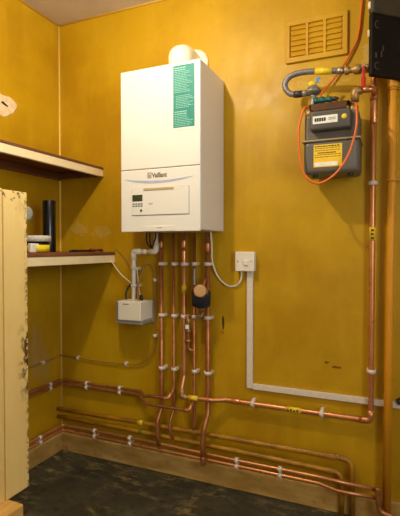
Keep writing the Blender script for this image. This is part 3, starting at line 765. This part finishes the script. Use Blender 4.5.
hs = thing('flexible_hose', 'grey braided hose with yellow band curving from the regulator to the brass valve', 'hose', (-.355, MY, 1.795))
hp = [(-.385, MY, 1.795), (-.405, MY, 1.802), (-.424, MY, 1.825), (-.425, MY, 1.852), (-.404, MY, 1.874), (-.365, MY, 1.882), (-.31, MY, 1.880), (-.235, MY, 1.870), (-.205, MY, 1.866)]
part('braided_hose', 'hose', hs, lambda b: tube(b, smooth_path(hp, 8), .0120, 16))
part('ferrule', 'rubber', hs, lambda b: tube(b, [(-.355, MY, 1.794), (-.372, MY, 1.794), (-.388, MY, 1.796)], .0140, 16), 'black end ferrule')
part('yellow_band', 'ytape', hs, lambda b: tube(b, [(-.301, MY, 1.879), (-.233, MY, 1.8695)], .0136, 16), 'yellow band')
part('end_ferrule', 'steel', hs, lambda b: tube(b, [(-.215, MY, 1.8675), (-.188, MY, 1.8635)], .0138, 16))

cv = thing('gas_valve', 'brass gas cock with hanging red lever at the end of the braided hose', 'valve', (-.12, MY, 1.86))
zv = 1.858
part('body', 'brass', cv, lambda b: lathe(b, [(.011, 0), (.017, .002), (.017, .018), (.012, .020), (.012, .034), (.018, .040), (.020, .052), (.018, .064), (.012, .070), (.012, .078), (.017, .080), (.017, .098), (.011, .10), (.011, .14)], axis_mat((-.187, MY, 1.8630), (1, 0, -.05)), 16))
part('spindle', 'steel', cv, lambda b: cyl(b, (-.113, MY-.015, zv), (-.113, MY-.034, zv), .007))
part('lever', 'red', cv, lambda b: [box(b, (-.117, MY-.036, 1.776), (-.106, MY-.031, 1.858), .0025), box(b, (-.120, MY-.034, 1.774), (-.103, MY-.0305, 1.815), .002)], 'red lever')

oe = thing('outlet_elbow', 'brass elbow and copper stub joining the meter outlet to the upright gas pipe', 'pipe fitting', (-.145, MY, 1.745))
part('elbow', 'brass', oe, lambda b: tube(b, fillet([(-.145, MY, 1.7345), (-.145, MY, 1.778), (-.118, MY+.005, 1.778)], .018), .0165, 16))
part('stub', 'copper', oe, lambda b: tube(b, fillet([(-.122, MY+.004, 1.778), (-.0775, MY+.004, 1.778), (-.0775, YW-.050, 1.778)], .022), .0125, 16))
part('tee_collar', 'copper', oe, lambda b: cyl(b, P(-.0775, .035, 1.752), P(-.0775, .035, 1.804), .0163), 'copper tee collar')

lp = [(-.318, MY-.02, 1.722), (-.330, 1.80, 1.706), (-.348, 1.785, 1.62), (-.340, 1.778, 1.50), (-.318, 1.775, 1.432), (-.283, 1.775, 1.404), (-.245, 1.775, 1.408), (-.195, 1.772, 1.445), (-.153, 1.77, 1.515), (-.130, 1.77, 1.61), (-.133, 1.79, 1.690), (-.141, MY-.02, 1.722)]
wire('earth_cable', 'orange', 'orange cable hanging in a loop across the front of the gas meter', lp, .0043)
wire('earth_cable', 'orange', 'orange cable coming down the wall from the ceiling beside the vent, behind the hose', [P(-.121, .012, HC), P(-.123, .010, 2.25), P(-.129, .010, 2.16), P(-.142, .010, 2.04), P(-.175, .012, 1.965), P(-.215, .014, 1.905), P(-.262, .018, 1.845), P(-.288, .03, 1.812), P(-.300, .045, 1.765)], .0042)

# ------------------------------------------------------------------ dark metal panel box hanging at the top right
A = Vector((-.083, 1.820, 0)); dv = Vector((.75, .66, 0)).normalized(); nv = Vector((dv.y, -dv.x, 0))
RM = Matrix(((dv.x, -nv.x, 0, A.x), (dv.y, -nv.y, 0, A.y), (0, 0, 1, 0), (0, 0, 0, 1)))   # local x along the face, y into it
bk = thing('metal_enclosure', 'dark sooty metal box in the top right corner hiding the pipe tops', 'metal box', (A.x, A.y, 1.806))
part('door', 'sooty', bk, lambda b: box(b, (0, 0, 1.806), (.235, .016, 2.040), .003, RM))
part('rim', 'sooty', bk, lambda b: [box(b, (.001, -.004, 1.806), (.235, .001, 1.815), .001, RM), box(b, (.001, -.004, 1.806), (.010, .001, 2.040), .001, RM)])
part('top_cover', 'sooty_l', bk, lambda b: box(b, (-.002, -.010, 2.040), (.235, .018, 2.20), .008, RM, 3), 'dusty grey upper cover')
def hook(b, z):
    pts = [RM @ Vector((.026+.011*math.cos(a), -.002, z+.013*math.sin(a))) for a in [PI*.35+k*PI*1.35/10 for k in range(11)]]
    tube(b, pts, .0022, 8)
part('loop_mark', 'pale', bk, lambda b: hook(b, 2.0), 'pale curved lug')
part('loop_mark', 'pale', bk, lambda b: hook(b, 1.844), 'pale curved lug')
part('mark', 'pale', bk, lambda b: [box(b, (.018, -.0015, 1.875), (.026, .0005, 1.895), .0004, RM), box(b, (.044, -.0015, 1.88), (.050, .0005, 1.905), .0004, RM), box(b, (.052, -.0015, 1.905), (.058, .0005, 1.925), .0004, RM)], 'faint scuff marks')
part('hinge', 'lip', bk, lambda b: [lathe(b, [(.001, 0), (.006, 0), (.006, .026), (.001, .026)], RM @ Matrix.Translation((-.002, .008, 2.058)), 12)], 'cream hinge knuckle')
part('hinge', 'lip', bk, lambda b: [lathe(b, [(.001, 0), (.004, 0), (.004, .026), (.001, .026)], RM @ Matrix.Translation((-.003, .012, 1.955)), 12)], 'cream hinge knuckle')
part('wall_stay', 'sooty', bk, lambda b: box(b, (.150, .015, 2.06), (.20, .030, 2.14), .001, RM))
part('wall_stay', 'sooty', bk, lambda b: box(b, (.06, 1.972, 2.06), (.09, YW-.0005, 2.12), .001))

# ------------------------------------------------------------------ light
def lamp(name, kind, loc, energy, col, **k):
    d = bpy.data.lights.new(name, kind); d.energy = energy; d.color = col
    for a, v in k.items(): setattr(d, a, v)
    o = bpy.data.objects.new(name, d); C.objects.link(o); o.location = loc; return o
lamp('ceiling_bulb', 'POINT', (-.87, 1.06, 2.21), 32, (1, .90, .70), shadow_soft_size=.022)
w = lamp('cool_side_fill', 'AREA', (X1-.01, (WY0+WY1)/2, (WZ0+WZ1)/2), 30, (.84, .93, 1), shape='RECTANGLE', size=WZ1-WZ0-.1, size_y=WY1-WY0-.1)  # added cool fill from the right, set at the unseen window
w.rotation_euler = (0, PI/2, 0)
wo = bpy.data.worlds.new('World'); S.world = wo; wo.use_nodes = True
wo.node_tree.nodes['Background'].inputs[0].default_value = (.5, .6, .75, 1); wo.node_tree.nodes['Background'].inputs[1].default_value = .5

# ------------------------------------------------------------------ camera
cam = bpy.data.cameras.new('camera'); co = bpy.data.objects.new('camera', cam); C.objects.link(co)
cam.sensor_fit = 'VERTICAL'; cam.sensor_height = 24; cam.lens = 24*444/516
cam.clip_start = .02
co.location = (0, 0, 1.15); co.rotation_euler = (PI/2-math.radians(1.29), 0, math.radians(23.5))
S.camera = co
v = S.view_settings; v.view_transform = 'Standard'; v.look = 'None'; v.gamma = 1; v.use_curve_mapping = False; v.exposure = 0
